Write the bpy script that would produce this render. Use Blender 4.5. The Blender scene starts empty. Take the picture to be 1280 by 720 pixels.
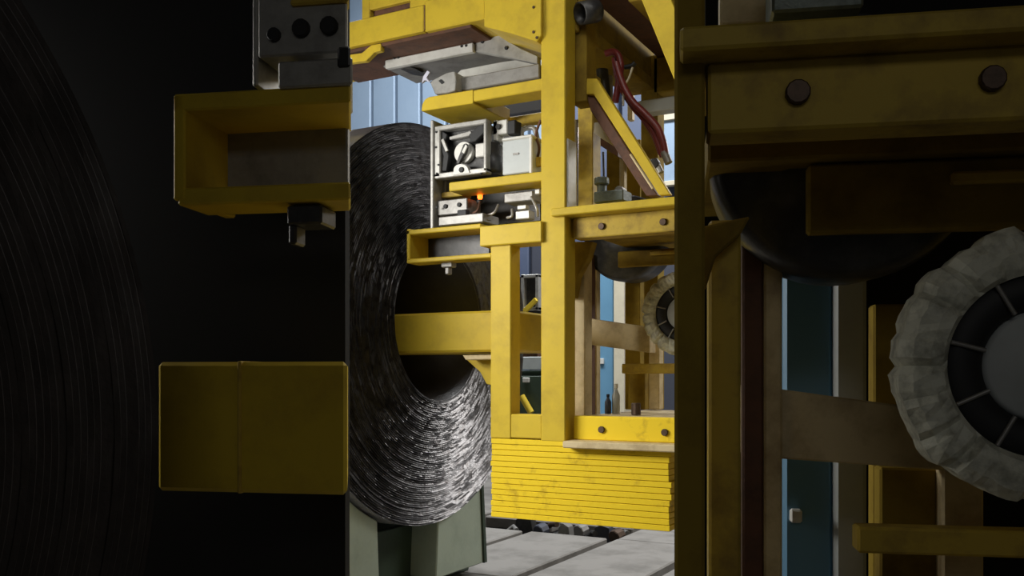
import bpy, bmesh, math, random
from mathutils import Vector, Matrix
random.seed(7)
R = math.radians
# ------------------------------------------------------------------ camera
FPX = 1150.0            # focal length in pixels of the 1280 wide frame
HOR = 470.0             # row of the horizon
CAMZ = 1.1              # eye height above the floor
YAW = 28.7              # the machine is turned this far from the picture plane
sc = bpy.context.scene
C = sc.collection
cam = bpy.data.cameras.new('camera'); co = bpy.data.objects.new('camera', cam); C.objects.link(co)
cam.sensor_width = 36.0; cam.lens = 36.0 * FPX / 1280.0
cam.shift_y = (HOR - 360.0) / 1280.0
cam.clip_start = 0.02; cam.clip_end = 100
co.location = (0, 0, CAMZ); co.rotation_euler = (R(90), 0, R(YAW))
sc.camera = co
# ------------------------------------------------------------------ world, lights, exposure
w = bpy.data.worlds.new('world'); sc.world = w; w.use_nodes = True
bg = w.node_tree.nodes['Background']; bg.inputs[0].default_value = (0.95, 0.97, 1.0, 1); bg.inputs[1].default_value = 0.035
def area(name, loc, target, sx, sy, power, col=(1, 1, 1)):
    l = bpy.data.lights.new(name, 'AREA'); l.shape = 'RECTANGLE'; l.size = sx; l.size_y = sy; l.energy = power; l.color = col
    o = bpy.data.objects.new(name, l); C.objects.link(o); o.location = loc
    d = Vector(target) - Vector(loc); o.rotation_euler = d.to_track_quat('-Z', 'Y').to_euler()
    return o
area('hall_lamp_front', (-1.2, 2.2, 3.3), (-1.2, 3.9, 0.9), 1.6, 0.6, 10, (1.0, 0.98, 0.93))
area('fill_left', (-3.3, 1.6, 1.85), (-1.4, 3.4, -0.5), 1.3, 0.9, 108, (1.0, 0.98, 0.93))  # added fill for the machine's lower front, no known lamp there
area('hall_lamp_rear', (-4.0, 6.6, 6.4), (-4.0, 7.4, 0.0), 5.0, 1.2, 540, (0.95, 0.98, 1.0))
area('glint_light_far', (1.0, 8.0, 4.2), (-2.4, 3.9, 0.6), 3.6, 1.3, 210, (1.0, 0.98, 0.95))  # added light, placed to raise glints on the coil's lower face
area('near_fill', (1.0, -2.0, 2.7), (-0.6, 1.6, 1.0), 2.0, 0.6, 7, (1.0, 0.98, 0.93))  # added dim fill for the things close to the camera
sc.view_settings.view_transform = 'Standard'; sc.view_settings.look = 'None'
sc.view_settings.exposure = 0.0; sc.view_settings.gamma = 1.0; sc.view_settings.use_curve_mapping = False

# ------------------------------------------------------------------ coordinate frames (z is measured from eye height)
class Frame:
    def __init__(s, phi):
        s.phi = R(phi); s.c = math.cos(s.phi); s.s = math.sin(s.phi)
        s.rot = Matrix.Rotation(R(YAW) - s.phi, 3, 'Z')
    def t(s, px, Y):
        u = (px - 640) / FPX; return Y / (s.c + s.s * u)
    def x(s, px, Y):
        u = (px - 640) / FPX; return s.t(px, Y) * (u * s.c - s.s)
    def z(s, py, px, Y):
        return (HOR - py) / FPX * s.t(px, Y)
    def p(s, px, py, Y):
        return Vector((s.x(px, Y), Y, s.z(py, px, Y)))
    def world(s, v):
        return s.rot @ Vector((v[0], v[1], 0)) + Vector((0, 0, v[2] + CAMZ))
M = Frame(YAW)           # axes of the hall and of the lit machine (= world axes)
N = Frame(10.0)          # axes of the unlit machines standing closer
FLOOR = -CAMZ

# ------------------------------------------------------------------ materials
def mat(name, col, rough=0.5, metal=0.0, col2=None, scale=6.0, amount=0.5, bump=0.0, bscale=60.0, emit=0.0, stretch=(1, 1, 1), lo=0.45, hi=0.7, spec=0.5):
    m = bpy.data.materials.new(name); m.use_nodes = True
    nt = m.node_tree; b = nt.nodes['Principled BSDF']
    b.inputs['Roughness'].default_value = rough; b.inputs['Metallic'].default_value = metal
    b.inputs['Base Color'].default_value = (*col, 1); b.inputs['Specular IOR Level'].default_value = spec
    geo = nt.nodes.new('ShaderNodeNewGeometry'); mp = nt.nodes.new('ShaderNodeMapping'); mp.inputs['Scale'].default_value = stretch
    nt.links.new(geo.outputs['Position'], mp.inputs['Vector'])
    if col2:
        n = nt.nodes.new('ShaderNodeTexNoise'); n.inputs['Scale'].default_value = scale; n.inputs['Detail'].default_value = 8; n.inputs['Roughness'].default_value = 0.65
        r = nt.nodes.new('ShaderNodeMapRange'); r.inputs['From Min'].default_value = lo; r.inputs['From Max'].default_value = hi; r.inputs['To Max'].default_value = amount
        mx = nt.nodes.new('ShaderNodeMix'); mx.data_type = 'RGBA'; mx.inputs['A'].default_value = (*col, 1); mx.inputs['B'].default_value = (*col2, 1)
        nt.links.new(mp.outputs[0], n.inputs['Vector']); nt.links.new(n.outputs['Fac'], r.inputs['Value'])
        nt.links.new(r.outputs[0], mx.inputs['Factor']); nt.links.new(mx.outputs['Result'], b.inputs['Base Color'])
    if bump:
        n2 = nt.nodes.new('ShaderNodeTexNoise'); n2.inputs['Scale'].default_value = bscale; n2.inputs['Detail'].default_value = 5
        bp = nt.nodes.new('ShaderNodeBump'); bp.inputs['Strength'].default_value = bump; bp.inputs['Distance'].default_value = 0.01
        nt.links.new(mp.outputs[0], n2.inputs['Vector']); nt.links.new(n2.outputs['Fac'], bp.inputs['Height']); nt.links.new(bp.outputs[0], b.inputs['Normal'])
    if emit:
        b.inputs['Emission Color'].default_value = (*col, 1); b.inputs['Emission Strength'].default_value = emit
    return m
YEL = mat('yellow_paint', (0.60, 0.43, 0.038), 0.45, 0, (0.42, 0.29, 0.035), 9, 0.65, 0.08, 25, spec=0.15)
YELW = mat('worn_yellow_paint', (0.54, 0.38, 0.06), 0.5, 0, (0.22, 0.14, 0.045), 11, 0.8, 0.12, 25, spec=0.15)
YELB = mat('bright_yellow_paint', (0.82, 0.585, 0.022), 0.5, 0, (0.30, 0.17, 0.02), 14, 0.7, 0.1, 30, lo=0.56, hi=0.75, spec=0.2)
TAN = mat('dusty_tan_paint', (0.62, 0.50, 0.28), 0.6, 0, (0.26, 0.17, 0.07), 8, 0.8, 0.1)
OLIVE = mat('dirty_olive_paint', (0.30, 0.205, 0.03), 0.75, 0, (0.13, 0.08, 0.02), 7, 0.8, 0.1, spec=0.08)
RUST_SHADE = mat('rust_and_shade_brown', (0.12, 0.05, 0.025), 0.7, 0, (0.05, 0.025, 0.015), 15, 0.8, 0.2)  # brown of real parts, also painted shade under the carriage
BOLT = mat('dark_bolt_steel', (0.10, 0.065, 0.045), 0.5, 0.6, (0.04, 0.03, 0.02), 60, 0.7)
SILV = mat('brushed_silver', (0.42, 0.41, 0.38), 0.4, 0.4, (0.22, 0.21, 0.19), 18, 0.7, 0.06, 50)
WHITE = mat('pale_cast_metal', (0.66, 0.65, 0.60), 0.45, 0.1, (0.5, 0.48, 0.44), 22, 0.6, 0.05)
CAB = mat('pale_grey_enamel', (0.50, 0.53, 0.52), 0.4, 0, (0.40, 0.42, 0.41), 12, 0.5)
DARK = mat('dark_machined_steel', (0.035, 0.034, 0.033), 0.4, 0.3, (0.10, 0.095, 0.09), 20, 0.6, 0.1)
GREYM = mat('grey_steel', (0.30, 0.29, 0.27), 0.45, 0.4, (0.16, 0.15, 0.14), 14, 0.7, 0.1)
CHROME = mat('chrome', (0.85, 0.83, 0.78), 0.18, 1.0)
BLACK = mat('black_rubber', (0.012, 0.012, 0.012), 0.6)
RED = mat('dark_red_hose', (0.20, 0.025, 0.022), 0.4, 0, (0.11, 0.02, 0.02), 20, 0.6)
COIL = mat('mill_scale_steel', (0.17, 0.166, 0.168), 0.33, 1.0, (0.06, 0.052, 0.048), 30, 0.85, 0.2, 150)
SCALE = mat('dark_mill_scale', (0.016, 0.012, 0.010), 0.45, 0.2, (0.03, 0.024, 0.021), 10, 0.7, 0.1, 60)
WRAP = mat('rolled_outer_steel', (0.26, 0.255, 0.26), 0.24, 0.45, (0.16, 0.155, 0.155), 8, 0.7, 0.03, 20)
DIMSCALE = mat('shade_dark_mill_scale', (0.014, 0.011, 0.009), 0.7, 0, (0.028, 0.022, 0.019), 10, 0.7, 0.1, 60, spec=0.12)  # darkness and muted glints of the unlit coil put into its colour
GREEN = mat('grey_green_paint', (0.38, 0.44, 0.35), 0.5, 0, (0.27, 0.32, 0.25), 6, 0.7, 0.06)
DGREEN = mat('dark_green_paint', (0.035, 0.06, 0.035), 0.55, 0, (0.02, 0.03, 0.02), 9, 0.6)
VALVE = mat('grey_green_casting', (0.16, 0.19, 0.17), 0.45, 0.3, (0.07, 0.08, 0.07), 30, 0.7, 0.2)
CONC = mat('pale_concrete', (0.235, 0.22, 0.20), 0.75, 0, (0.13, 0.12, 0.105), 3.5, 0.9, 0.15, 40)
PIT = mat('dark_oily_concrete', (0.02, 0.019, 0.018), 0.7, 0, (0.05, 0.045, 0.04), 8, 0.6)
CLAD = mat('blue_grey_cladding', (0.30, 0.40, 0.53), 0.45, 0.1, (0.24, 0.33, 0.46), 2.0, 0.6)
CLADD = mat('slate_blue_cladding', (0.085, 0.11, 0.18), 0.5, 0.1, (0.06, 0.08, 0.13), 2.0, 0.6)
BLUE = mat('blue_door_paint', (0.13, 0.29, 0.44), 0.45, 0, (0.11, 0.25, 0.39), 3, 0.6)
CREAM = mat('cream_paint', (0.62, 0.56, 0.42), 0.55, 0, (0.45, 0.4, 0.3), 8, 0.5)
PALE = mat('crumpled_pale_wrap', (0.70, 0.70, 0.58), 0.6, 0, (0.22, 0.22, 0.17), 26, 0.85, 0.5, 45)
GLASS = mat('dark_window_glass', (0.03, 0.05, 0.10), 0.12)
WALLD = mat('shade_black_sheet', (0.004, 0.0035, 0.003), 0.9, 0, (0.007, 0.006, 0.005), 3, 0.6)  # near-black colour that keeps the added blockers dark
GLOW = mat('orange_lamp', (1.0, 0.16, 0.015), 0.4, emit=3.5)
FILM = mat('strap_end_glint', (0.75, 0.74, 0.85), 0.25, 0.2)
SLATE = mat('dark_slate_paint', (0.05, 0.055, 0.075), 0.5)

# ------------------------------------------------------------------ geometry builders: (verts, faces, smooth face flags)
class G:
    def __init__(s): s.v = []; s.f = []; s.sm = []
    def add(s, vs, fs, smooth=False):
        n = len(s.v); s.v += [Vector(v) for v in vs]
        for f in fs: s.f.append([n + i for i in f]); s.sm.append(smooth)
        return s
    def box(s, x0, x1, y0, y1, z0, z1, bev=0.004):
        x0, x1 = min(x0, x1), max(x0, x1); y0, y1 = min(y0, y1), max(y0, y1); z0, z1 = min(z0, z1), max(z0, z1)
        b = min(bev, 0.3 * min(x1 - x0, y1 - y0, z1 - z0))
        bm = bmesh.new(); bmesh.ops.create_cube(bm, size=1)
        for v in bm.verts:
            v.co = Vector((x0 if v.co.x < 0 else x1, y0 if v.co.y < 0 else y1, z0 if v.co.z < 0 else z1))
        if b > 1e-5:
            bmesh.ops.bevel(bm, geom=bm.edges[:], offset=b, segments=1, affect='EDGES', profile=0.5)
        return s.bm(bm)
    def bm(s, bm, smooth=False):
        bm.verts.index_update()
        s.add([v.co.copy() for v in bm.verts], [[v.index for v in f.verts] for f in bm.faces], smooth); bm.free(); return s
    def prism(s, pts, axis, d, bev=0.003):
        """flat outline (list of 3-D points) pushed along an axis vector by d"""
        a = Vector(axis) * d
        bm = bmesh.new(); vs = [bm.verts.new(Vector(p)) for p in pts]; f = bm.faces.new(vs)
        r = bmesh.ops.extrude_face_region(bm, geom=[f]); top = [g for g in r['geom'] if isinstance(g, bmesh.types.BMVert)]
        bmesh.ops.translate(bm, verts=top, vec=a)
        bmesh.ops.recalc_face_normals(bm, faces=bm.faces[:])
        if bev: bmesh.ops.bevel(bm, geom=bm.edges[:], offset=bev, segments=1, affect='EDGES', profile=0.5)
        return s.bm(bm)
    def tube(s, path, r, seg=10, closed_ends=True):
        path = [Vector(p) for p in path]; n = len(path); rings = []
        rr = r if isinstance(r, (list, tuple)) else [r] * n
        up = None; vs = []; fs = []
        for i, p in enumerate(path):
            d = (path[min(i + 1, n - 1)] - path[max(i - 1, 0)]).normalized()
            if up is None:
                up = d.orthogonal().normalized()
            up = (up - d * up.dot(d)).normalized(); side = d.cross(up)
            for k in range(seg):
                a = 2 * math.pi * k / seg; vs.append(p + (up * math.cos(a) + side * math.sin(a)) * rr[i])
        for i in range(n - 1):
            for k in range(seg):
                a = i * seg + k; b = i * seg + (k + 1) % seg
                fs.append([a, b, b + seg, a + seg])
        s.add(vs, fs, True)
        if closed_ends:
            s.add(vs[:seg], [list(range(seg))[::-1]]); s.add(vs[-seg:], [list(range(seg))])
        return s
    def lathe(s, prof, centre, axis, seg=32, smooth=True):
        """profile of (radius, distance along the axis); closed outline when the first point is repeated"""
        ax = Vector(axis).normalized(); a1 = ax.orthogonal().normalized(); a2 = ax.cross(a1); c = Vector(centre)
        vs = []; fs = []
        for (r, h) in prof:
            for k in range(seg):
                a = 2 * math.pi * k / seg; vs.append(c + ax * h + (a1 * math.cos(a) + a2 * math.sin(a)) * max(r, 1e-4))
        for i in range(len(prof) - 1):
            for k in range(seg):
                fs.append([i * seg + k, i * seg + (k + 1) % seg, (i + 1) * seg + (k + 1) % seg, (i + 1) * seg + k])
        return s.add(vs, fs, smooth)
    def disc(s, c, axis, r, h, seg=24, ch=None):
        ch = 0.12 * min(r, h) if ch is None else ch
        return s.lathe([(0, 0), (r - ch, 0), (r, ch), (r, h - ch), (r - ch, h), (0, h)], c, axis, seg, False)

def smoothpath(pts, n=6):
    pts = [Vector(p) for p in pts]; out = []
    for i in range(len(pts) - 1):
        p0, p1, p2, p3 = pts[max(i - 1, 0)], pts[i], pts[i + 1], pts[min(i + 2, len(pts) - 1)]
        for k in range(n):
            t = k / n
            out.append(0.5 * ((2 * p1) + (p2 - p0) * t + (2 * p0 - 5 * p1 + 4 * p2 - p3) * t * t + (3 * p1 - p0 - 3 * p2 + p3) * t ** 3))
    return out + [pts[-1]]

WLOC = {}
def link(name, me, loc, parent=None):
    o = bpy.data.objects.new(name, me); C.objects.link(o); WLOC[o.name] = Vector(loc)
    if parent is not None:
        o.parent = parent; o.location = Vector(loc) - WLOC[parent.name]
    else:
        o.location = loc
    return o
def obj(name, g, m, parent=None, fr=M, base=False):
    vs = [fr.world(v) for v in g.v]
    lo = Vector([min(v[i] for v in vs) for i in range(3)]); hi = Vector([max(v[i] for v in vs) for i in range(3)])
    c = (lo + hi) / 2
    if base: c.z = lo.z
    me = bpy.data.meshes.new(name); me.from_pydata([v - c for v in vs], [], g.f); me.validate()
    bm = bmesh.new(); bm.from_mesh(me); bmesh.ops.recalc_face_normals(bm, faces=bm.faces[:]); bm.to_mesh(me); bm.free()
    if any(g.sm) and len(me.polygons) == len(g.sm):
        me.polygons.foreach_set('use_smooth', g.sm)
    me.materials.append(m)
    return link(name, me, c, parent)
def copy_at(o, loc, parent=None):
    c = o.copy(); C.objects.link(c); WLOC[c.name] = Vector(loc); c.parent = parent
    c.location = Vector(loc) - (WLOC[parent.name] if parent is not None else Vector((0, 0, 0)))
    return c
def tag(o, label=None, cat=None, group=None, kind=None):
    if label: o['label'] = label
    if cat: o['category'] = cat
    if group: o['group'] = group
    if kind: o['kind'] = kind
    return o
def thing(name, loc, label, cat, group=None):
    return tag(link(name, None, Vector(loc)), label, cat, group)
def pb(px0, px1, pt, pbm, Y, d, fr=M, ref=None, bev=0.004, g=None):
    """box whose front face, on the plane Y, spans these picture columns and rows (rows read at column ref)"""
    ref = (px0 + px1) / 2 if ref is None else ref
    return (g or G()).box(fr.x(px0, Y), fr.x(px1, Y), Y, Y + d, fr.z(pbm, ref, Y), fr.z(pt, ref, Y), bev)
def pp(pts, Y, d, fr=M, bev=0.003, g=None):
    return (g or G()).prism([fr.p(a, b, Y) for a, b in pts], (0, 1, 0), d, bev)

# ================================================================== SETTING
# floor: base slab and separate concrete slabs with open joints
base = obj('floor', G().box(-14, 9, -4, 14, FLOOR - 0.30, FLOOR - 0.09, 0), PIT); tag(base, 'dark floor base with pale concrete slabs and open joints', kind='structure')
xs = [-9.0, -7.0, -5.0, -3.7, -3.05, -2.4, -1.75, -1.1, 0.5, 3.0, 6.0]; ys = [-4, 0, 2.6, 4.4, 5.80, 6.25, 7.4, 9.6]
for i in range(len(xs) - 1):
    for j in range(len(ys) - 1):
        if abs(ys[j] - 5.80) < 1e-6 and -3.6 < (xs[i] + xs[i + 1]) / 2 < -2.4: continue     # open trench
        gp = 0.034 if ys[j] > 2 else 0.012
        obj('floor_slab', G().box(xs[i] + gp, xs[i + 1] - gp, ys[j] + 0.006, ys[j + 1] - 0.006, FLOOR - 0.09, FLOOR + random.uniform(-0.004, 0.0), 0.008), CONC, base)
# rear wall with cladding panels
wb = obj('wall_back', G().box(-12, 3, 9.6, 9.8, FLOOR, 6.0, 0), SLATE); tag(wb, kind='structure')
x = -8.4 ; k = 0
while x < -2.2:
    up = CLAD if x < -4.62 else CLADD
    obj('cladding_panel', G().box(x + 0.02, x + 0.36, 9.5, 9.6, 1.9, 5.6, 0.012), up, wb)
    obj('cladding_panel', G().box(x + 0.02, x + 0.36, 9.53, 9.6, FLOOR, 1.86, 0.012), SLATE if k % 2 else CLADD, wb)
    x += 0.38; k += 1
# high windows at the right of the rear wall
for i, (a, b) in enumerate(((822, 846), (848, 872))):
    Y = 9.2
    win = obj('window_%d' % (i + 1), pb(a, a + 5, 92, 232, Y, 0.08, g=pb(b - 2, b, 92, 232, Y, 0.08, g=pb(a, b, 92, 98, Y, 0.08, g=pb(a, b, 142, 150, Y, 0.08, g=pb(a, b, 226, 232, Y, 0.08))))), CREAM); tag(win, kind='structure')
    obj('pane', pb(a + 5, b - 2, 98, 142, Y + 0.03, 0.01, bev=0), CLADD, win)
    obj('pane', pb(a + 5, b - 2, 150, 226, Y + 0.03, 0.01, bev=0), CLAD, win)
    obj('backing', pb(a, b, 92, 232, Y + 0.1, 0.19, bev=0), SLATE, win)
# blue door in the rear wall
d1 = obj('door_1', pb(746, 766, 300, 574, 9.3, 0.06, bev=0.01), BLUE); tag(d1, kind='structure')
obj('door_frame', pb(767, 780, 296, 574, 9.28, 0.22, g=pb(739, 745.5, 296, 574, 9.28, 0.22)), CREAM, d1)
obj('door_lock', pb(749, 754, 448, 455, 9.27, 0.03), WHITE, d1)
obj('door_backing', pb(740, 779, 296, 574, 9.38, 0.12), SLATE, d1)

# added black sheets, beside and unseen overhead, that block hall light from near things
wl = obj('blocker_left', G().box(-5.0, N.x(437, 2.13), 2.10, 2.13, FLOOR, 1.75, 0), WALLD, fr=N); tag(wl, kind='structure')
wr = obj('blocker_right', G().box(N.x(852, 2.1), 4.5, 2.10, 2.13, FLOOR, 1.75, 0), WALLD, fr=N); tag(wr, kind='structure')
ce = obj('blocker_top', G().box(-5.0, 4.5, -2.5, 2.13, 1.75, 1.85, 0), WALLD, fr=N); tag(ce, kind='structure')

# ================================================================== THE LIT STEEL COIL
RC = 0.99; RI = 0.385
cc = Vector((-2.566, 3.84, 0.25)); ec = Vector((0.066, -0.008, 0.014))      # inner wraps stand a little proud
coil = thing('steel_coil', (cc.x - 0.6, cc.y, CAMZ + cc.z - RC), 'hot rolled steel coil with scratched wound end, resting on the green saddle', 'steel coil', 'hot rolled coils')
def coil_face(cc, ec, rc, ri, nw, seg, amp, seed, tilt=0.0):
    """wound end: every wrap has its own height, and runs of its edge lean in by different amounts"""
    rnd = random.Random(seed); g = G(); vs = []; fs = []
    for i in range(nw):
        off = rnd.gauss(0, amp); ph = [rnd.uniform(0, 6.28) for _ in range(3)]; fq = [rnd.randint(2, 9) for _ in range(3)]
        lean = []
        while len(lean) < seg:
            lean += [tilt * rnd.uniform(0.5, 1.6)] * rnd.randint(1, 6)
        for e in (0.05, 0.90):
            q = (i + e) / nw; r = ri + (rc - ri) * q; s = 1 - q
            for k in range(seg):
                a = 2 * math.pi * k / seg
                h = off + amp * 0.3 * sum(math.sin(fq[m] * a + ph[m]) for m in range(3)) + (-lean[k] if e < 0.5 else lean[k]) * 0.5
                vs.append((cc.x + ec.x * s + h, cc.y + ec.y * s + r * math.cos(a), cc.z + ec.z * s + r * math.sin(a)))
    n = nw * 2
    for i in range(n - 1):
        for k in range(seg):
            fs.append([i * seg + k, i * seg + (k + 1) % seg, (i + 1) * seg + (k + 1) % seg, (i + 1) * seg + k])
    return g.add(vs, fs)
obj('wound_end', coil_face(cc, ec, RC, RI, 62, 300, 0.0012, 3, 0.0066), COIL, coil)
L = 1.25
obj('outer_wrap', G().lathe([(RC * 0.93, -L), (RC - 0.008, -L), (RC, -L + 0.01), (RC, -0.012), (RC - 0.012, 0.0)], cc, (1, 0, 0), 128), WRAP, coil)
obj('bore_wall', G().lathe([(RI + 0.008, -L - ec.x), (RI + 0.002, 0.0), (RI + 0.012, 0.004)], cc + ec, (1, 0, 0), 96), SCALE, coil)
obj('rear_end', G().lathe([(RI + 0.005, 0), (RC * 0.93, 0)], cc + Vector((-L, ec.y, ec.z * 0.5)), (1, 0, 0), 96), SCALE, coil)

# green saddle under it
sad = thing('coil_saddle', (-3.1, cc.y, 0), 'grey-green steel coil saddle with two sloping arms on the floor', 'saddle')
def arm(sgn, d0, d1):
    X = -2.60; n = 8; pts = []
    for k in range(n + 1):
        d = d0 + (d1 - d0) * k / n
        pts.append((X, cc.y + sgn * d, cc.z - math.sqrt((RC + 0.012) ** 2 - d * d)))
    pts.append((X, cc.y + sgn * (d1 + 0.03), FLOOR + 0.06)); pts.append((X, cc.y + sgn * (d0 - 0.02), FLOOR + 0.06))
    return G().prism(pts, (-1, 0, 0), 1.0, 0.006)
for sgn, d0, d1 in ((-1, 0.39, 0.72), (1, 0.12, 0.56)):
    a = obj('saddle_arm', arm(sgn, d0, d1), GREEN, sad)
    zt = cc.z - math.sqrt((RC + 0.02) ** 2 - d1 * d1)
    obj('edge_strip', G().prism([(-2.59, cc.y + sgn * (d1 - 0.02), zt - 0.03), (-2.59, cc.y + sgn * (d1 + 0.006), zt), (-2.59, cc.y + sgn * (d1 + 0.045), FLOOR + 0.06), (-2.59, cc.y + sgn * (d1 + 0.012), FLOOR + 0.06)], (-1, 0, 0), 0.03), DGREEN, a)
obj('saddle_base', G().box(-3.35, -2.72, cc.y - 0.76, cc.y + 0.62, FLOOR, FLOOR + 0.06), DGREEN, sad)
obj('cross_web', G().box(-3.3, -3.25, cc.y - 0.22, cc.y + 0.12, FLOOR + 0.06, -0.76), DGREEN, sad)
obj('cross_web', G().box(-2.8, -2.76, cc.y - 0.22, cc.y + 0.12, FLOOR + 0.06, -0.77), DGREEN, sad)

# ================================================================== THE LIT STRAPPING MACHINE
YF = 3.4
ma = thing('strapping_machine', (-1.0, 4.2, 0), 'lit yellow strapping machine with a boom reaching into the coil eye', 'strapping machine', 'strapping machines')
def P(name, g, m=YEL, parent=None, fr=M): return obj(name, g, m, ma if parent is None else parent, fr)
_bolt = {}
def bolt(px, py, Y, r=0.013, parent=None, m=BOLT, fr=M, name='bolt'):
    key = (round(r, 4), m.name, fr.phi); par = ma if parent is None else parent
    c = fr.world(fr.p(px, py, Y))
    if key not in _bolt:
        o = obj(name, G().disc(fr.p(px, py, Y) + Vector((0, -0.55 * r, 0)), (0, 1, 0), r, 1.1 * r, 6 if r < 0.01 else 12), m, par, fr)
        _bolt[key] = o; return o
    return copy_at(_bolt[key], c, par)
# main uprights
col = P('main_column', pb(676, 706.5, -70, 552, YF, 0.10, ref=691))
P('column_stiffener', pb(713, 733, -70, 128, 3.52, 0.10, ref=722), OLIVE)
P('rear_post', pb(722, 741, 92, 262, 3.72, 0.09), YELW)
xc = M.x(706.5, YF)
P('side_reflection_plate', G().box(xc, xc + 0.008, YF + 0.012, YF + 0.09, M.z(262, 710, YF), M.z(172, 710, YF), 0.002), WHITE)  # pale plate paints a light reflection on the column side
P('chrome_rod', G().tube([M.p(720.5, 150, 3.60), M.p(720.5, 262, 3.60)], 0.009, 12), CHROME)
P('front_post', pb(613, 638.5, 302, 548, YF, 0.085, ref=626))
P('bottom_rail', pb(638, 677, 518, 548, YF + 0.003, 0.08, ref=656))
P('inner_post', pb(717, 731, 318, 520, 3.62, 0.08), TAN)
P('corner_gusset', pp([(706, 372), (706, 302), (741, 302), (735, 322), (722, 345), (717, 372)], 3.56, 0.05), OLIVE)
# upper carriage
ub = P('carriage_beam', G().box(M.x(372, YF), M.x(529.5, YF), YF, YF + 0.42, 1.535, 1.652)); obj('seam_strip', G().box(M.x(529.5, YF) - 0.004, M.x(529.5, YF) + 0.004, YF + 0.004, YF + 0.4, 1.54, 1.65, 0), RUST_SHADE, ub)
P('carriage_beam', G().box(M.x(531, YF), M.x(606, YF), YF, YF + 0.42, 1.53, 1.668))
fr_ = P('carriage_frame', pb(452, 462, -30, 24, YF + 0.01, 0.25, g=pb(512, 546, -30, 14, YF + 0.01, 0.25, g=G().box(M.x(455, YF), M.x(545, YF), YF + 0.012, YF + 0.26, 1.692, 1.80))))
obj('recess_plate', G().box(M.x(461, YF), M.x(513, YF), YF + 0.035, YF + 0.05, 1.64, 1.70), RUST_SHADE, fr_)
bl = P('carriage_block', pp([(605, 33), (640, 42), (671, 52), (676.5, 44), (676.5, -50), (605, -50)], YF - 0.02, 0.42))
for q in ((667, 9), (667, 40), (671, 47)): bolt(q[0], q[1], YF - 0.022, 0.006, bl)
P('bent_handle', pp([(400, 73), (452, 66), (464, 56), (476, 54), (476, 63), (468, 65), (457, 76), (400, 83)], 3.42, 0.03))
P('carriage_shade_sheet', G().box(M.x(400, 3.5), M.x(600, 3.5), 3.425, 3.80, 1.518, 1.535), RUST_SHADE)  # dark sheet paints in the shade beneath the carriage beams
# silver strap tray
tr = P('strap_tray', pb(481, 591, 64, 75, 3.58, 0.03), WHITE)
for q in ((493, 70.5), (498, 69.7), (577, 55.8), (582.5, 55)): bolt(q[0], q[1] + 2, 3.578, 0.006, tr, BLACK)
obj('tray_floor', pb(479, 655, 70, 73, 3.605, 0.28, ref=536), GREYM, tr)
obj('tray_plate', pp([(593.5, 48), (622, 43), (650, 60), (672, 70), (672, 80), (640, 73), (593.5, 64)], 3.60, 0.03), SILV, tr)
for q in ((603, 52), (633, 60)): bolt(q[0], q[1], 3.598, 0.009, tr, BLACK)
obj('tray_end', pp([(488, 84), (512, 88), (520, 86), (505, 80)], 3.66, 0.1), DARK, tr)
obj('guide_plate', pp([(567, 96), (576, 87), (628, 77), (674, 71), (674, 82), (604, 94)], 3.72, 0.02), WHITE, tr)
P('grey_channel', pb(571, 674, 89, 106, 3.50, 0.14, ref=620), GREYM)
br = P('silver_bracket', pp([(537, 102), (558, 91), (568, 89), (570, 100), (569, 113), (560, 116), (544, 118)], 3.45, 0.09), SILV)
obj('slot', pp([(548, 101), (551, 99), (555, 103), (552, 105)], 3.446, 0.01, bev=0), BLACK, br)
obj('strap_end', pp([(527, 104), (529, 95), (534, 88), (537, 90), (533, 97), (537, 103), (531, 100)], 3.44, 0.012, bev=0.001), FILM, br)  # film scrap with its bright glint put into the pale colour
# second arm
P('upper_arm', pp([(526.5, 139), (527.5, 130), (531, 124), (536, 121), (591.5, 112), (591.5, 129)], YF, 0.33))
P('upper_arm_extension', pb(590.5, 678, 105, 119.5, YF + 0.004, 0.12, ref=636))
P('rear_bar', pb(634, 679, 143, 154, 3.75, 0.06), YELW)
P('rear_bar', pb(590, 679, 122, 144, 4.3, 0.06), SLATE)
# strapping head
hd = P('strapping_head', pb(541, 608, 153, 159.5, 3.45, 0.05, g=pb(541, 608, 213, 220, 3.45, 0.05, g=pb(541, 550, 157, 218, 3.45, 0.05, ref=574, g=pb(604, 608, 157, 218, 3.45, 0.05, ref=574)))), SILV)
obj('head_body', pb(546, 606, 157, 216, 3.505, 0.25, ref=574), DARK, hd)
obj('side_flange', pb(537.5, 541.5, 150, 290, 3.44, 0.2), SILV, hd)
obj('feed_wheel', G().lathe([(0, 0), (0.030, 0), (0.034, 0.006), (0.046, 0.006), (0.048, 0.010), (0.048, 0.03), (0, 0.03)], M.p(578, 190, 3.472), (0, 1, 0), 28, False), WHITE, hd)
obj('wheel_lever', pp([(570, 203), (573, 206), (584, 185), (583, 179), (579, 180)], 3.455, 0.015), DARK, hd)
obj('lever_tip', pp([(577, 190), (580, 192), (584, 183), (582, 180)], 3.448, 0.008, bev=0.001), WHITE, hd)
obj('white_plate', pb(594, 605.5, 179, 196, 3.47, 0.03), WHITE, hd)
obj('guide_bar', pp([(561, 171), (588, 163), (590, 167), (586, 170), (562, 175)], 3.475, 0.03), SILV, hd)
obj('guide_arm', pp([(547, 167), (552, 163), (559, 168), (556, 178), (561, 195), (558, 214), (552, 214), (554, 195), (548, 176)], 3.462, 0.03), BLACK, hd)
obj('guide_arm', pp([(586, 168), (604, 152), (605, 166), (594, 177), (588, 178)], 3.462, 0.03), BLACK, hd)
obj('link_plate', pp([(551, 175), (554, 173), (560, 188), (557, 190)], 3.455, 0.01, bev=0.001), SILV, hd)
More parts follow.
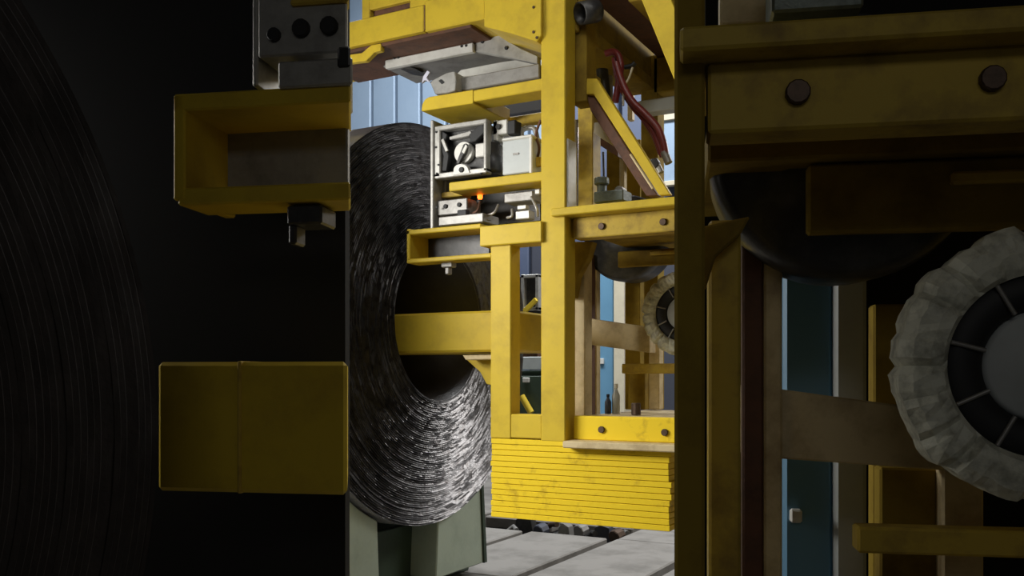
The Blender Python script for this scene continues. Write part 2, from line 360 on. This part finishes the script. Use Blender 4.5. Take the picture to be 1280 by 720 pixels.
ft = [(566, 219)] + [(576 + 9 * math.cos(R(a)), 212 - 7 * math.sin(R(a))) for a in range(170, 5, -15)] + [(587, 216)]
obj('foot_lug', pp(ft, 3.445, 0.03, bev=0.001), WHITE, hd)
obj('lug_bolt', G().disc(M.p(576, 212, 3.438), (0, 1, 0), 0.012, 0.02, 14), BLACK, hd)
for q in ((545, 165), (544.5, 184), (548, 206), (601, 217), (546, 217)): bolt(q[0], q[1], 3.447, 0.005, hd, BLACK)
# lower head castings
lo = P('valve_block', pb(546, 584, 249, 268, 3.47, 0.12), GREYM)
for q in ((557, 258), (574, 256)): bolt(q[0], q[1], 3.468, 0.010, lo, BLACK)
for q in ((546, 259),): bolt(q[0], q[1], 3.44, 0.006, lo, BLACK)
obj('clamp_plate', pb(548, 604, 268.5, 280, 3.43, 0.14), GREYM, lo)
obj('clamp_jaw', pb(571, 583, 262, 271, 3.44, 0.03), BLACK, lo)
obj('upright_plate', pb(542, 557, 226, 262, 3.52, 0.08), GREYM, lo)
P('yellow_spacer', pb(551, 578, 239, 246, 3.50, 0.08), YELW)
P('head_rear_body', pb(556, 676, 226, 282, 3.74, 0.12), DARK)
# grey control box beside the head
cb = P('control_box', pb(628, 664, 172, 217, 3.46, 0.20), CAB)
obj('box_lid', pb(661, 665, 170.5, 217, 3.452, 0.012), WHITE, cb)
obj('box_rim', pb(627, 665, 170, 174, 3.452, 0.21), WHITE, cb)
obj('box_badge', pb(641, 648, 191, 193.5, 3.456, 0.006, bev=0), GREYM, cb)
P('box_bracket', pb(616, 634, 150, 168, 3.50, 0.05, g=pb(616, 622, 150, 176, 3.50, 0.06)), WHITE)
P('sensor', G().disc(M.p(622, 158, 3.488), (0, 1, 0), 0.012, 0.02, 16), BLACK)
P('sensor_block', pb(634, 644, 150, 168, 3.49, 0.06), BLACK)
P('drive_motor', G().lathe([(0, 0), (0.03, 0), (0.036, 0.01), (0.036, 0.07), (0.03, 0.075), (0.03, 0.13), (0, 0.13)], M.p(617, 216, 3.52), (0, 0, 1), 20), DARK)
P('motor_housing', pb(609, 627, 182, 214, 3.56, 0.1), GREYM)
P('pipe_elbow', G().tube(smoothpath([M.p(652, 171, 3.55), M.p(653, 163, 3.55), M.p(660, 160, 3.56), M.p(668, 161, 3.56), M.p(672, 175, 3.56)], 4), 0.011, 8), SILV)
P('yellow_tag', pb(669, 676, 196, 208, 3.5, 0.02), YELW)
P('cable', G().tube(smoothpath([M.p(676, 150, 3.5), M.p(670, 168, 3.5), M.p(674, 185, 3.5), M.p(671, 200, 3.52)], 4), 0.006, 6), RUST_SHADE)
# third arm, lamp and pipework beneath
P('middle_arm', pb(561, 678, 221, 232.5, YF, 0.14, ref=620))
lam = P('signal_lamp', G().lathe([(0, 0), (0.008, 0.002), (0.012, 0.010), (0.012, 0.022), (0, 0.022)], M.p(600, 250, 3.52), (0, 0, 1), 12), GLOW)
obj('lamp_base', G().disc(M.p(600, 254, 3.52), (0, 0, 1), 0.016, 0.014, 12), BLACK, lam)
P('pipe_block', pb(630, 666, 240, 252, 3.50, 0.10), GREYM)
P('pipe_fitting', pb(646, 658, 256, 262, 3.46, 0.03, g=pb(644, 662, 263, 274, 3.47, 0.05)), SILV)
for a, b, m in (((588, 268), (600, 252), RUST_SHADE), ((606, 270), (623, 256), SILV), ((634, 272), (640, 262), SILV), ((664, 246), (672, 270), SILV), ((595, 266), (612, 275), GREYM)):
    mid = ((a[0] + b[0]) / 2 + 3, (a[1] + b[1]) / 2 + 3)
    P('hydraulic_pipe', G().tube(smoothpath([M.p(*a, 3.48), M.p(*mid, 3.46), M.p(*b, 3.49)], 4), 0.006, 6), m)
P('pipe_clip', pb(668, 675, 236, 243, 3.46, 0.03), SILV)
# feed guide box reaching in front of the coil
gb = P('guide_box', pb(508, 601, 283.5, 289.5, YF, 0.2, g=pb(508, 512, 286, 325, YF, 0.2)))
obj('guide_lower_bar', pb(508, 614, 320, 325.5, YF + 0.002, 0.1), YEL, gb)
obj('guide_back', pb(518, 612, 286, 322, YF + 0.15, 0.02), DARK, gb)
P('shelf_beam', pb(599.5, 677, 279.5, 305, YF - 0.02, 0.12, ref=638))
tip = P('strap_gripper', pb(551, 565, 326, 334, 3.46, 0.04, g=pb(556, 561, 334, 343, 3.465, 0.03)), GREYM)
# boom
P('boom', G().box(-3.25, M.x(614, YF) + 0.03, 3.52, 3.90, 0.107, 0.290, 0.01))
P('boom_gusset', pp([(580, 447), (616, 446), (616, 482), (608, 480), (600, 465)], 3.55, 0.10))
P('boom_gusset_plate', pp([(578, 444), (616, 443.5), (616, 449), (582, 450)], 3.46, 0.2), TAN)
# frame to the right of the column
fl = P('top_flange', G().box(M.x(706, YF) - 0.05, -0.72, 3.37, 3.72, 0.652, 0.684)); P('bolted_beam', G().box(M.x(716, 3.45), -0.72, 3.45, 3.53, 0.566, 0.652), YELW)
for q in ((752, 283), (829, 277.5), (898, 271)): bolt(q[0], q[1], 3.448, 0.014)
P('rear_flange', G().box(-1.60, -0.72, 3.72, 4.4, 0.60, 0.66), OLIVE)
P('bolted_beam', G().box(M.x(717, 3.45), -0.72, 3.45, 3.53, -0.262, -0.165), YELB)
for q in ((752, 537), (831, 540.5), (903, 544)): bolt(q[0], q[1], 3.448, 0.014)
P('bottom_flange', G().box(M.x(703, 3.35), -0.72, 3.35, 3.72, -0.290, -0.262), TAN)
P('bottom_shelf', G().box(M.x(731, 3.53), -0.72, 3.53, 4.25, -0.19, -0.165), TAN)
# diagonal brace and what stands behind it
dg = P('diagonal_brace', pp([(733, 98), (746, 98), (838, 243), (824, 244), (742, 118), (733, 118)], 3.52, 0.03), YEL)
obj('brace_flange', pp([(733, 120), (742, 120), (822, 244), (808, 245), (738, 138)], 3.535, 0.05), RUST_SHADE, dg)
P('thin_pipe', G().tube([M.p(788, 193, 3.52), M.p(816, 236, 3.52)], 0.005, 8), TAN)
P('top_diagonal', pp([(797, -12), (834, -12), (884, 100), (843, 100)], 3.42, 0.10))
P('depth_beam', G().box(-1.76, -1.60, 3.50, 4.45, 1.44, 1.50, 0.006, ), OLIVE)
P('depth_beam', G().box(-1.72, -1.61, 3.50, 4.45, 1.50, 1.78, 0.006), OLIVE)
P('depth_beam', G().box(-1.40, -1.30, 3.55, 4.6, 1.54, 1.60, 0.006), OLIVE)
P('cross_beam', G().box(-1.60, -0.75, 4.40, 4.52, 1.42, 1.60, 0.006), OLIVE)
P('roof_plate', G().box(-1.58, -0.75, 3.52, 4.6, 1.60, 1.63, 0.004), RUST_SHADE)
P('rear_column', pb(801, 822, 70, 512, 4.40, 0.10, ref=810), OLIVE)
P('rear_column', pb(758, 777, 185, 262, 4.35, 0.08), OLIVE)
P('rear_plate', pb(779, 800, 175, 262, 4.5, 0.03), OLIVE)
P('rear_post', pb(774, 780, 150, 262, 4.2, 0.04), TAN)
P('rear_shelf', G().prism([M.p(741, 166, 4.0), M.p(772, 186, 4.0), M.p(772, 196, 4.0), M.p(741, 176, 4.0)], (0, 1, 0), 0.3), RUST_SHADE)
P('folded_plate', pp([(743, 153), (757, 152), (768, 166), (773, 180), (769, 184), (750, 172), (742, 166)], 3.63, 0.04), CREAM)
P('grey_beam', G().box(M.x(797, 4.26), -0.7, 4.26, 4.34, M.z(139, 820, 4.26), M.z(123, 820, 4.26)), CAB)
P('rusty_ring', G().lathe([(0.028, -0.09), (0.044, -0.09), (0.047, -0.08), (0.047, 0.0), (0.040, 0.0), (0.030, -0.05), (0.028, -0.09)], M.p(725, 17, 3.46), (-0.5, -0.75, -0.3), 28), DARK)
P('back_cylinder', G().tube([M.p(751, 72, 4.0), M.p(757, 128, 4.0)], 0.028, 16), DARK)
P('back_cylinder', G().tube([M.p(761, 84, 4.1), M.p(761, 128, 4.1)], 0.02, 12), SILV)
P('slim_post', pb(742, 747, 55, 152, 4.0, 0.04), OLIVE)
P('slim_post', pb(784, 790, 92, 150, 4.5, 0.04), TAN)
# hoses
def hose(pts, Y, r, m=RED, name='hydraulic_hose'): return P(name, G().tube(smoothpath([M.p(a, b, Y) for a, b in pts], 5), r, 10), m)
hose([(757, 67), (765, 65), (772, 68), (776, 82), (773, 104), (769, 128)], 3.72, 0.015)
hose([(768, 72), (772, 96), (784, 122), (804, 148), (818, 170), (826, 192)], 3.74, 0.013)
hose([(770, 78), (778, 104), (790, 126), (808, 144), (822, 160), (829, 178), (832, 194)], 3.66, 0.015)
hose([(776, 110), (792, 135), (812, 156), (823, 180), (828, 196)], 3.70, 0.012)
hose([(781, 84), (790, 82), (794, 78)], 3.70, 0.010, BLACK)
hose([(791, 84), (786, 98), (780, 110), (779, 132)], 3.68, 0.005, CREAM, 'cable')
fit = P('hose_fitting', G().tube([M.p(830, 190, 3.66), M.p(836, 204, 3.66)], 0.017, 8), GREYM)
P('hose_fitting', G().tube([M.p(818, 200, 3.72), M.p(826, 216, 3.72)], 0.015, 8), SILV)
P('hose_fitting', G().disc(M.p(817, 204, 3.7), (0, 1, 0), 0.022, 0.03, 10), DARK)
# valve group on the flange
vg = P('valve_group', pb(742, 779, 238, 252, 3.62, 0.10), VALVE)
obj('valve_head', G().disc(M.p(752, 231, 3.66), (0, 0, 1), 0.032, 0.03, 16), VALVE, vg)
obj('valve_body', G().disc(M.p(752, 244, 3.66), (0, 0, 1), 0.02, 0.05, 16), VALVE, vg)
obj('valve_cap', G().disc(M.p(773, 238, 3.64), (0, 1, 0), 0.02, 0.05, 12), GREYM, vg)
obj('valve_stem', G().tube([M.p(755, 226, 3.68), M.p(754, 190, 3.68)], 0.005, 8), DARK, vg)
P('steel_upright', pb(741, 747.5, 190, 236, 3.9, 0.03), CAB)
# middle of the frame
P('tan_crossbeam', pp([(731, 397), (812, 409), (812, 441), (731, 430)], 3.96, 0.08), TAN)
P('red_brown_post', pb(731, 739, 318, 520, 4.0, 0.05), RUST_SHADE)
P('tan_post', pb(739, 745.5, 318, 520, 4.05, 0.05), TAN)
P('rear_post', pb(781, 800, 340, 512, 4.25, 0.06), OLIVE)
P('rear_post', pb(811, 824, 430, 512, 4.15, 0.06), TAN)
P('yellow_bar', pb(777, 900, 454.5, 467, 3.85, 0.05, ref=810), YELW)
P('vertical_bar', pb(785, 806, 466, 512, 3.95, 0.05), OLIVE)
# strap drum under the bolted beam
dr = P('strap_drum', G().lathe([(0, 0), (0.10, 0), (0.11, 0.015), (0.185, 0.015), (0.200, 0.03), (0.205, 0.06), (0.200, 0.20), (0, 0.20)], M.p(776, 296, 4.02), (0, 1, 0), 40), DARK)
obj('drum_plate', pb(772, 850, 312, 332, 3.98, 0.03), OLIVE, dr)
obj('drum_strip', pb(812, 850, 313, 318, 3.96, 0.02), YELW, dr)
# supports outside the opening carry the frame down to the floor
for yy in (3.5, 4.25):
    P('support_leg', G().box(-0.86, -0.74, yy, yy + 0.12, FLOOR + 0.05, 1.7), YELW)
P('carriage_base', G().box(-1.0, -0.55, 3.35, 4.5, FLOOR, FLOOR + 0.05), OLIVE)
# counterweight of stacked plates
n = 14; top = -0.266; bot = -0.602; th = (top - bot) / n
x0 = M.x(613.5, YF); x1 = M.x(838, YF)
for i in range(n):
    zt = top - i * th; e = random.uniform(-0.004, 0.004); e2 = random.uniform(-0.009, 0.006); yo = random.uniform(0.0, 0.0018)
    if i == 0: e2 = -0.002
    P('counterweight_plate', G().box(x0 + e, x1 + e2, YF + 0.002 + yo, YF + 0.34, zt - th + 0.0018, zt, 0.0016), YELB)
P('counterweight_core', G().box(x0 + 0.012, x1 - 0.014, YF + 0.014, YF + 0.32, bot + 0.004, top - 0.002, 0), YELW)

# strap reel with pale crumpled rim
def reel(fr, px, py, Y, r, label, seed):
    c = fr.p(px, py, Y); rnd = random.Random(seed)
    root = thing('strap_reel', fr.world(c + Vector((0, 0, -r))), label, 'reel', 'strap reels')
    seg = 96; g = G(); prof = [(0.66, 0.0), (0.70, -0.06), (0.80, -0.10), (0.92, -0.07), (1.0, 0.02), (1.0, 0.30), (0.66, 0.30), (0.66, 0.0)]
    chunk = [rnd.uniform(-0.02, 0.02) for _ in range(22)]
    vs = []; fs = []
    for (q, h) in prof:
        for k in range(seg):
            a = 2 * math.pi * k / seg; f = (k / seg * 22) % 1.0; ch = chunk[int(k / seg * 22)]
            dip = -0.045 * max(0, 1 - min(f, 1 - f) * 7)
            rr = r * (q + (ch + dip + rnd.uniform(-.008, .008) if q > 0.75 else 0)); hh = r * (h + (-(dip) + rnd.uniform(-.015, .015) + ch if h < 0.1 and q > 0.67 else 0))
            vs.append((c.x + rr * math.cos(a), c.y + hh, c.z + rr * math.sin(a)))
    for i in range(len(prof) - 1):
        for k in range(seg): fs.append([i * seg + k, i * seg + (k + 1) % seg, (i + 1) * seg + (k + 1) % seg, (i + 1) * seg + k])
    obj('reel_rim', g.add(vs, fs), PALE, root, fr)
    hub = obj('hub_ring', G().lathe([(r * .66, 0.04 * r), (r * .60, 0.0), (r * .46, 0.02 * r), (r * .41, 0.06 * r), (r * .41, 0.3 * r), (r * .66, .3 * r), (r * .66, .04 * r)], c, (0, 1, 0), 48), BLACK, root, fr)
    for a in (165, 205, 240, 120, 75, 30, 330, 285):
        d = Vector((math.cos(R(a)), 0, math.sin(R(a))))
        obj('spoke', G().tube([c + d * r * .42 + Vector((0, -0.012 * r, 0)), c + d * r * .66 + Vector((0, -0.012 * r, 0))], r * 0.018, 6), GREYM, hub, fr)
    obj('hub_core', G().lathe([(0, 0.02 * r), (r * .12, 0.0), (r * .15, 0.04 * r), (r * .37, 0.05 * r), (r * .405, 0.09 * r), (r * .405, 0.28 * r), (0, 0.28 * r)], c, (0, 1, 0), 40), CAB, root, fr)
    obj('spindle', G().tube([c + Vector((0, 0.25 * r, 0)), c + Vector((0, 0.25 * r + 0.32, 0))], 0.02, 12), GREYM, root, fr)
    return root
reel(M, 853, 391, 3.86, 0.187, 'pale rimmed strap reel with black hub, inside the lit machine at its right edge', 5)

# bottles on the shelf of the machine
def bottle(px, py, Y, h, r, m, mc, label):
    c = M.p(px, py, Y); c.z = -0.163
    t = thing('bottle', M.world(c), label, 'bottle', 'bottles on the machine shelf')
    obj('bottle_body', G().lathe([(0, 0), (r, 0), (r, h * .6), (r * .45, h * .78), (r * .4, h * .85), (0, h * .85)], c, (0, 0, 1), 16), m, t)
    obj('cap', G().disc(c + Vector((0, 0, h * .85)), (0, 0, 1), r * .5, h * .15, 12), mc, t)
bottle(760, 516, 3.68, 0.085, 0.014, SLATE, BLACK, 'small dark bottle on the machine shelf in front of the blue door')
bottle(770, 516, 3.70, 0.13, 0.017, CAB, WHITE, 'pale bottle with white cap on the machine shelf')
tag(obj('steel_pin', G().disc(Vector((M.x(795, 3.62), 3.62, -0.163)), (0, 0, 1), 0.02, 0.05, 12), BOLT), 'short dark steel pin standing on the machine shelf below the yellow bar', 'pin')

# scrap in the floor trench
sp = [(640, .10, .02), (655, .16, .05), (672, .08, .03), (687, .14, .06), (705, .10, .05), (722, .15, .02), (738, .09, .05), (753, .14, .03), (767, .10, .06), (780, .07, .04)]
side = ['nearest the green saddle', 'second from the green saddle', 'third from the green saddle', 'fourth from the green saddle', 'fifth from the green saddle', 'sixth from the green saddle', 'seventh from the green saddle', 'third from the far end', 'second from the far end', 'at the end farthest from the saddle']
for i, (px, wd, h) in enumerate(sp):
    Y = (5.94, 6.10)[i % 2]; g = G(); x = M.x(px, Y)
    m = (GREYM, DARK, SLATE, BOLT, GREYM)[i % 5]
    if i % 3 == 0: g.tube([(x - wd / 2, Y, FLOOR - .06), (x, Y + .03, FLOOR - .02 + h * .3), (x + wd / 2, Y - .02, FLOOR - .05 + h)], 0.02, 8)
    elif i % 3 == 1: g.prism([(x - wd / 2, Y, FLOOR - .09), (x + wd / 2, Y, FLOOR - .09), (x + wd * .35, Y, FLOOR + h * .5), (x - wd * .1, Y, FLOOR + h), (x - wd * .45, Y, FLOOR + h * .3)], (0, 1, 0), 0.08)
    else: g.disc((x, Y, FLOOR - 0.04 + h * .3), (0.3, 1, 0.2), 0.05, 0.08, 10)
    tag(obj('scrap_piece', g, m, base=True), 'scrap metal piece in the floor trench, ' + side[i], 'scrap', 'scrap in the trench')

# machine far behind, seen between front post and column
bk = thing('pump_unit', M.world(Vector((M.x(660, 7.2), 7.3, FLOOR))), 'dark green pump unit far behind the yellow posts', 'pump')
obj('tank', G().box(M.x(630, 7.2), M.x(720, 7.2), 7.2, 7.7, FLOOR, 0.05, 0.02), DGREEN, bk)
obj('side_panel', pb(648, 680, 446, 462, 7.16, 0.05), CAB, bk)
obj('pump_head', pb(640, 676, 345, 400, 7.3, 0.3), DARK, bk)
obj('head_frame', pb(651, 655, 343, 388, 7.25, 0.06, g=pb(669, 673, 343, 388, 7.25, 0.06, g=pb(651, 673, 343, 347, 7.25, 0.06, g=pb(651, 673, 384, 388, 7.25, 0.06)))), SILV, bk)
obj('handle_bar', pp([(652, 388), (668, 372), (671, 376), (656, 392)], 7.22, 0.03), YEL, bk)
obj('neck', pb(650, 672, 400, 448, 7.4, 0.2), RUST_SHADE, bk)
obj('front_cabinet', pb(645, 690, 470, 600, 7.1, 0.06), DGREEN, bk)
obj('label_plate', pb(653, 661, 472, 478, 7.08, 0.02), WHITE, bk)
obj('yellow_lever', G().tube([M.p(652, 495, 7.05), M.p(664, 516, 7.05)], 0.03, 8), YEL, bk)

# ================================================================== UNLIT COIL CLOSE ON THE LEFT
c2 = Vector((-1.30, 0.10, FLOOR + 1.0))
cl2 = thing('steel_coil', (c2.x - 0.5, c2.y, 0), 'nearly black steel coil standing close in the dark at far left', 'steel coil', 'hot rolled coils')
obj('wound_end', coil_face(c2, Vector((0.0, 0, 0)), 1.0, 0.38, 50, 200, 0.0006, 9, 0.001), DIMSCALE, cl2)
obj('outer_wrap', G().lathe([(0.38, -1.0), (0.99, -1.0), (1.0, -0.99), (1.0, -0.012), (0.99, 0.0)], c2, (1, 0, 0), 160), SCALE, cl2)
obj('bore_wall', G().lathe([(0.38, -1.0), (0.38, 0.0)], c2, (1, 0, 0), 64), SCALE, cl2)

# ================================================================== UNLIT STRAPPING HEAD CLOSE ON THE LEFT
YL = 1.72; xe = 434
ml = thing('strapping_machine', N.world(Vector((N.x(380, YL), YL + 0.3, FLOOR))), 'unlit yellow strapping boom and guide box in the dark beside the black coil', 'strapping machine', 'strapping machines')
xr = N.x(xe, YL)
def mitre(g):            # right ends are cut at a slant of 20 degrees
    for v in g.v:
        if v.x > xr - 0.035: v.x -= 0.36 * (v.y - YL)
    return g
def Q(name, g, m=YEL, parent=None): return obj(name, mitre(g), m, ml if parent is None else parent, N)
Q('boom', pb(196, xe, 452, 618, YL, 0.30, N, ref=380, bev=0.008))
Q('boom_shade_edge', pb(296, 301, 451, 619, YL - 0.004, 0.30, N, ref=380), YELW)  # added band drawn where the coil's shadow edge crosses the boom
gbx = Q('guide_box', pb(216, xe, 111, 133, YL - 0.02, 0.22, N, ref=330, g=pb(216, 231, 117, 250, YL - 0.02, 0.22, N, ref=224)))
Q('guide_lower_bar', pb(222, xe, 231, 253, YL - 0.018, 0.12, N, ref=330), YEL, gbx)
Q('guide_back', pb(230, xe, 128, 240, YL + 0.16, 0.02, N, ref=330), GREYM, gbx)
vb = Q('valve_block', pb(322, xe, -20, 68, YL, 0.15, N, ref=380), SILV)
Q('clamp_plate', pb(347, xe, 74, 108, YL - 0.03, 0.2, N, ref=390), SILV, vb)
for q in ((343, 44, .014), (377, 36, .018), (412, 33, .018)): bolt(q[0], q[1], YL - 0.002, q[2], vb, BLACK, N)
Q('clamp_jaw', pb(414, 430, 58, 84, YL - 0.035, 0.04, N), BLACK, vb)
Q('yellow_spacer', pb(362, xe, -5, 4, YL - 0.01, 0.05, N), YELW, vb)
Q('side_flange', pb(315, 322, -20, 108, YL + 0.01, 0.16, N), SILV)
Q('strap_gripper', pb(358, 402, 256, 280, YL, 0.08, N, g=pb(360, 370, 280, 305, YL + 0.01, 0.05, N)), DARK)
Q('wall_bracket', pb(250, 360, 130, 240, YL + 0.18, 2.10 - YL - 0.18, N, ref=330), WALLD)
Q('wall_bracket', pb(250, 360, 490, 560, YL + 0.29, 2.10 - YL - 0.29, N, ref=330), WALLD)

# ================================================================== UNLIT MACHINE FRAME CLOSE ON THE RIGHT
YR = 1.2
mr = thing('strapping_machine', N.world(Vector((N.x(1050, YR), YR + 0.3, FLOOR))), 'unlit yellow strapping machine frame with bolted beam, close on the right in the dark', 'strapping machine', 'strapping machines')
def S(name, g, m=YELW, parent=None): return obj(name, g, m, mr if parent is None else parent, N)
XE = 0.86
S('main_column', G().box(N.x(843, YR), N.x(881, YR), YR, YR + 0.11, FLOOR, 1.2), OLIVE)
S('inner_post', G().box(N.x(886, 1.36), N.x(926, 1.36), 1.36, 1.44, FLOOR, N.z(275, 900, 1.36)), YELW)
S('corner_gusset', pp([(868, 360), (868, 285), (938, 270), (926, 292), (895, 320), (882, 362)], 1.33, 0.02, N), OLIVE)
S('red_brown_post', G().box(N.x(928, 1.62), N.x(954, 1.62), 1.62, 1.66, FLOOR, N.z(280, 940, 1.62)), RUST_SHADE)
S('tan_post', G().box(N.x(955, 1.62), N.x(978, 1.62), 1.62, 1.68, FLOOR, N.z(280, 960, 1.62)), TAN)
S('top_flange', G().box(N.x(850, 1.15), XE, 1.15, 1.45, 0.400, 0.430))
S('bolted_beam', G().box(N.x(885, YR), XE, YR, YR + 0.07, 0.310, 0.400))
for q in ((997, 116), (1240, 99)): bolt(q[0], q[1], YR - 0.002, 0.0155, mr, BOLT, N)
S('rear_flange', G().box(N.x(885, 1.45), XE, 1.45, 1.95, 0.33, 0.40), OLIVE)
S('upright', pb(845, 882, -200, 44, 1.40, 0.06, N, ref=860), GREYM)
S('upright', pb(900, 960, -200, 30, 1.55, 0.06, N), TAN)
S('valve_group', pb(965, 1080, -60, 12, 1.40, 0.10, N), VALVE)
d2 = S('strap_drum', G().lathe([(0, 0), (0.10, 0), (0.11, 0.015), (0.195, 0.015), (0.212, 0.03), (0.218, 0.06), (0.212, 0.18), (0, 0.18)], N.p(1062, 176, 1.52), (0, 1, 0), 48), DARK)
obj('drum_plate', pb(1010, 1300, 200, 288, 1.48, 0.03, N), OLIVE, d2, N)
obj('drum_strip', pb(1190, 1300, 212, 228, 1.465, 0.02, N), YELW, d2, N)
S('tan_crossbeam', pp([(928, 480), (1180, 514), (1180, 588), (928, 570)], 1.66, 0.05, N), TAN)
S('rear_post', pb(1092, 1150, 380, 760, 1.80, 0.05, N), OLIVE)
S('vertical_bar', G().box(N.x(1100, 1.72), N.x(1172, 1.72), 1.72, 1.77, N.z(800, 1130, 1.72), N.z(585, 1130, 1.72)), OLIVE)
S('rear_post', G().box(N.x(1178, 1.68), N.x(1230, 1.68), 1.68, 1.74, FLOOR, N.z(560, 1200, 1.68)), TAN)
S('yellow_bar', pb(1072, 1400, 662, 695, 1.55, 0.05, N, ref=1180), YELW)
S('base_beam', G().box(N.x(843, YR), XE, YR, 1.9, FLOOR, FLOOR + 0.06), OLIVE)
S('end_column', G().box(XE - 0.1, XE, YR, 1.9, FLOOR, 0.8), OLIVE)
reel(N, 1308, 457, 1.42, 0.200, 'pale rimmed strap reel in the dark under the near bolted beam', 8)
# blue door on the added dark right blocker
d2_ = obj('door_2', G().box(N.x(979, 2.04), N.x(1042, 2.04), 2.04, 2.09, FLOOR, N.z(296, 1000, 2.04), 0.008), BLUE, None, N); tag(d2_, kind='structure')
obj('door_frame', G().box(N.x(1043, 2.02), N.x(1084, 2.02), 2.02, 2.09, FLOOR, N.z(296, 1000, 2.04), 0.008), CAB, d2_, N)
obj('door_lock', pb(988, 1003, 637, 654, 2.02, 0.02, N), WHITE, d2_, N)
